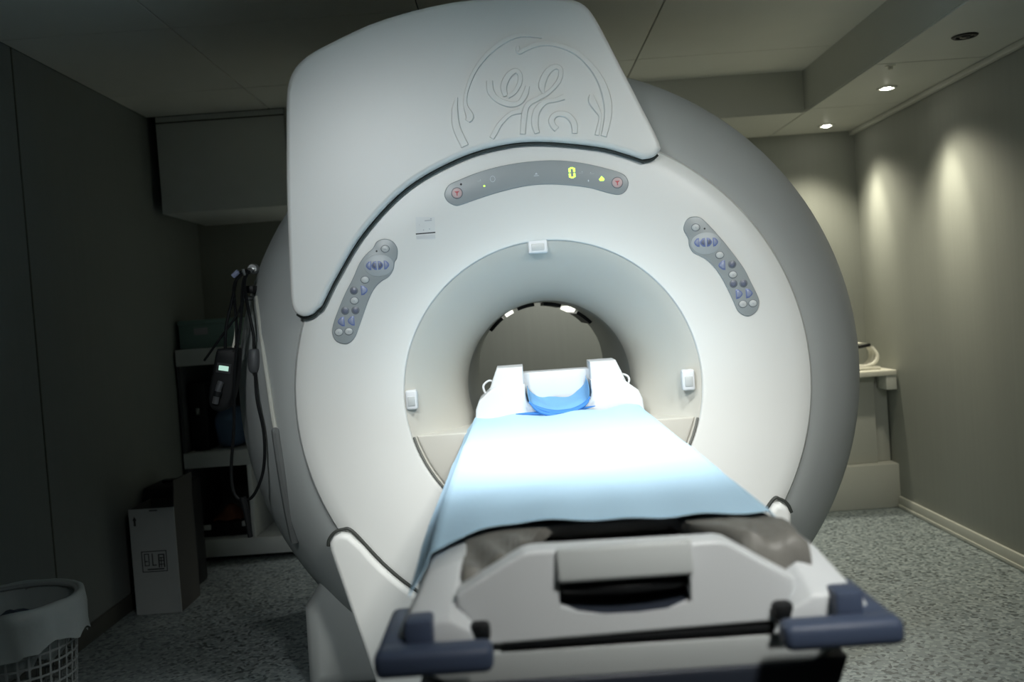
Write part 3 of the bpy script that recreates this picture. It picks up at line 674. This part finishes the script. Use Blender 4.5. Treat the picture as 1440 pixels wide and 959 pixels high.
ink([(-2.004, .478), (-1.994, .458), (-1.999, .458), (-1.999, .432), (-2.009, .432), (-2.009, .458), (-2.014, .458)])
for x0, x1, z0, z1 in ((-1.985, -1.863, .303, .307), (-1.985, -1.863, .205, .209), (-1.985, -1.981, .205, .307), (-1.867, -1.863, .205, .307),
                       (-1.972, -1.968, .235, .295), (-1.972, -1.948, .291, .295), (-1.952, -1.948, .235, .295), (-1.972, -1.948, .235, .239), (-1.935, -1.930, .235, .295), (-1.935, -1.914, .235, .240),
                       (-1.905, -1.899, .225, .290), (-1.893, -1.889, .225, .275), (-1.880, -1.874, .225, .290), (-1.905, -1.874, .255, .260), (-1.905, -1.874, .285, .290), (-1.905, -1.874, .270, .274), (-1.905, -1.874, .238, .242), (-1.960, -1.880, .215, .221), (-1.93, -1.89, .499, .504), (-1.97, -1.955, .255, .260)):
    ink([(x0, z0), (x1, z0), (x1, z1), (x0, z1)])
bk = empty('black_case', (-1.99, 1.82, 0), 'black case standing on the floor behind the white carton', 'case')
bx('case_shell', M_BLACK, bk, -2.08, -1.87, 1.66, 1.95, .001, .565, .02)
bx('case_handle', M_BLACK, bk, -2.02, -1.93, 1.78, 1.81, .566, .58, .005)

# waste basket -------------------------------------------------------------
BX, BY, BH = -1.745, -.20, .54
ba = empty('waste_basket', (BX, BY, 0), 'pale lattice waste basket with plastic liner in the left foreground', 'waste basket')
def rb(z): return .150 + .042 * z / BH
bm = lathe([(rb(z), z) for z in [BH * i / 16 for i in range(17)]], 36, axis='Z', cen=(BX, BY, 0))
bmesh.ops.recalc_face_normals(bm, faces=bm.faces)
mid = [f for f in bm.faces if .05 < f.calc_center_median().z < BH - .05]
r = bmesh.ops.inset_individual(bm, faces=mid, thickness=.0045)
bmesh.ops.delete(bm, geom=mid, context='FACES')
thicken(bm, .003)
obj('lattice_body', bm, M_BASKET, ba)
obj('basket_base', lathe([(.001, .004), (.150, .004), (.150, .0), (.001, .0)], 36, axis='Z', cen=(BX, BY, 0)), M_BASKET, ba)
obj('rim', lathe([(rb(BH) + .012 * cos(t), BH + .008 * sin(t)) for t in [2 * pi * i / 10 for i in range(11)]], 48, axis='Z', cen=(BX, BY, 0)), M_BASKET, ba)
def bagw(r, h, a):
    k = max(0, BH - h) / .12
    w = .3 + min(1, k)
    return r + (.005 * sin(7 * a + 1) + .0035 * sin(17 * a + 40 * h) + .0025 * sin(29 * a)) * w, h + (.020 * sin(2 * a + 2.2) + .007 * sin(8 * a) + .004 * sin(19 * a)) * min(1.3, k) + .004 * sin(11 * a) * w
prof = [(.120, BH - .20), (.150, BH - .16), (.172, BH - .08), (.185, BH - .01), (.194, BH + .012), (.204, BH + .014), (.213, BH + .006), (.217, BH - .03), (.216, BH - .08), (.214, BH - .125)]
lb = obj('bin_liner', lathe(prof, 72, axis='Z', cen=(BX, BY, 0), wob=bagw), M_BAG, None, sharp=70)
tag(lb, 'translucent plastic liner folded over the rim of the waste basket', 'bin liner')
bm = lathe([(.001, BH - .06), (.06, BH - .055), (.11, BH - .07), (.150, BH - .10), (.115, BH - .15), (.001, BH - .15)], 32, axis='Z', cen=(BX, BY, 0), wob=lambda r, h, a: (r, h + .018 * sin(3 * a + 20 * r) * (r < .13)))
tag(obj('crumpled_waste', bm, M_BAGIN, None, sharp=70), 'dark blue crumpled waste inside the lined basket', 'waste')

# ------------------------------------------------------------------ cables and monitor hanging on the left flank
hk = empty('wall_hook', (-1.065, .36, 1.54), 'small steel hook with round plate on the left flank of the scanner', 'hook')
obj('hook_plate', lathe([(.001, -.012), (.016, -.012), (.019, -.006), (.019, .02)], 20, cen=(-1.064, .372, 1.560)), M_STEEL, hk)
obj('hook_arm', tube([(-1.062, .365, 1.558), (-1.058, .30, 1.553), (-1.058, .26, 1.535), (-1.060, .24, 1.536), (-1.062, .235, 1.553)], .006, 8), M_STEEL, hk)
obj('clamp', box(bm_new(), -1.068, -1.040, .27, .34, 1.468, 1.495, .005), M_BLACK, hk)
obj('clamp_screw', lathe([(.001, -.006), (.009, -.005), (.01, .06)], 14, cen=(-1.068, .262, 1.450)), M_STEEL, hk)
cbs = empty('cable_set', (-1.08, .16, .74), 'black cables looped over the hook on the scanner flank', 'cable')
def cab(pts, r=.0055): return obj('cable', tube(pts, r, 7), M_CABLE, cbs)
cab([(-1.041, .25, 1.538), (-1.058, .25, 1.548), (-1.077, .25, 1.54), (-1.094, .25, 1.513), (-1.097, .20, 1.449), (-1.115, .16, 1.351), (-1.126, .165, 1.272)])
cab([(-1.041, .245, 1.543), (-1.054, .25, 1.533), (-1.062, .24, 1.498), (-1.030, .155, 1.395), (-1.018, .145, 1.32), (-1.020, .145, 1.265)])
cab([(-1.02, .14, 1.2), (-1.011, .10, 1.10), (-.996, .098, .977), (-1.010, .11, .855), (-1.055, .14, .768), (-1.096, .16, .743), (-1.132, .16, .766), (-1.137, .16, .854), (-1.113, .15, 1.002), (-1.09, .135, 1.2), (-1.059, .15, 1.372), (-1.067, .235, 1.498), (-1.051, .245, 1.542)])
cab([(-1.051, .255, 1.541), (-1.08, .25, 1.53), (-1.098, .23, 1.488), (-1.081, .17, 1.373), (-1.086, .165, 1.275)])
cab([(-1.058, .22, 1.472), (-1.071, .165, 1.398), (-1.138, .16, 1.315), (-1.201, .16, 1.24)], .004)
cab([(-1.058, .255, 1.535), (-1.058, .18, 1.421), (-1.075, .17, 1.323), (-1.095, .165, 1.27)], .004)
obj('cable_collar', tube([(-1.103, .248, 1.530), (-1.082, .248, 1.546)], .010, 8, smooth=False), mat('collar_blue', (.28, .32, .48), .4), cbs)
obj('squeeze_bulb', tube([(-1.020, .145, 1.268), (-1.020, .143, 1.25), (-1.021, .142, 1.225), (-1.024, .14, 1.20), (-1.025, .14, 1.185)], lambda t: .006 + .017 * sin(pi * min(1, .12 + t * .88)) ** .6, 12), mat('bulb_grey', (.07, .075, .08), .5), cbs)
obj('cable_plug', tube([(-1.103, .155, .755), (-1.096, .155, .713), (-1.092, .157, .663), (-1.089, .16, .612)], lambda t: .013 - .004 * t, 8), M_CABLE, cbs)
mo = empty('hand_monitor', (-1.13, .165, 1.06), 'black handheld monitor with small lit display hanging by a cable', 'monitor')
MP = [(-1.153, 1.270), (-1.136, 1.278), (-1.083, 1.277), (-1.076, 1.259), (-1.088, 1.176), (-1.108, 1.102), (-1.138, 1.063), (-1.178, 1.066), (-1.193, 1.095), (-1.187, 1.144), (-1.170, 1.206)]
obj('monitor_body', prism(smooth_pts(MP, 3, True), .142, .190, .012), M_BLACK, mo)
obj('lit_display', box(bm_new(), -1.146, -1.112, .1385, .1415, 1.201, 1.218, .001, 1, rot=Matrix.Rotation(radians(12), 3, 'Y')), mat('display_glow', (.3, .5, .4), .4, 0, 5, emit=(.65, 1, .85), estr=.6), mo)
obj('display_bezel', box(bm_new(), -1.154, -1.104, .1402, .1425, 1.192, 1.227, .001, 1, rot=Matrix.Rotation(radians(12), 3, 'Y')), M_INK, mo)
obj('probe', tube([(-1.140, .136, 1.165), (-1.150, .133, 1.14), (-1.166, .134, 1.090)], .011, 10), mat('probe_metal', (.22, .23, .24), .3, metallic=.7), mo)
obj('probe_ring', tube([(-1.152, .133, 1.132), (-1.158, .133, 1.115)], .0135, 10, smooth=False), M_BLACK, mo)
obj('hanger_cord', tube([(-1.100, .167, 1.272), (-1.090, .17, 1.31), (-1.082, .17, 1.35)], .005, 7), M_CREAM, mo)
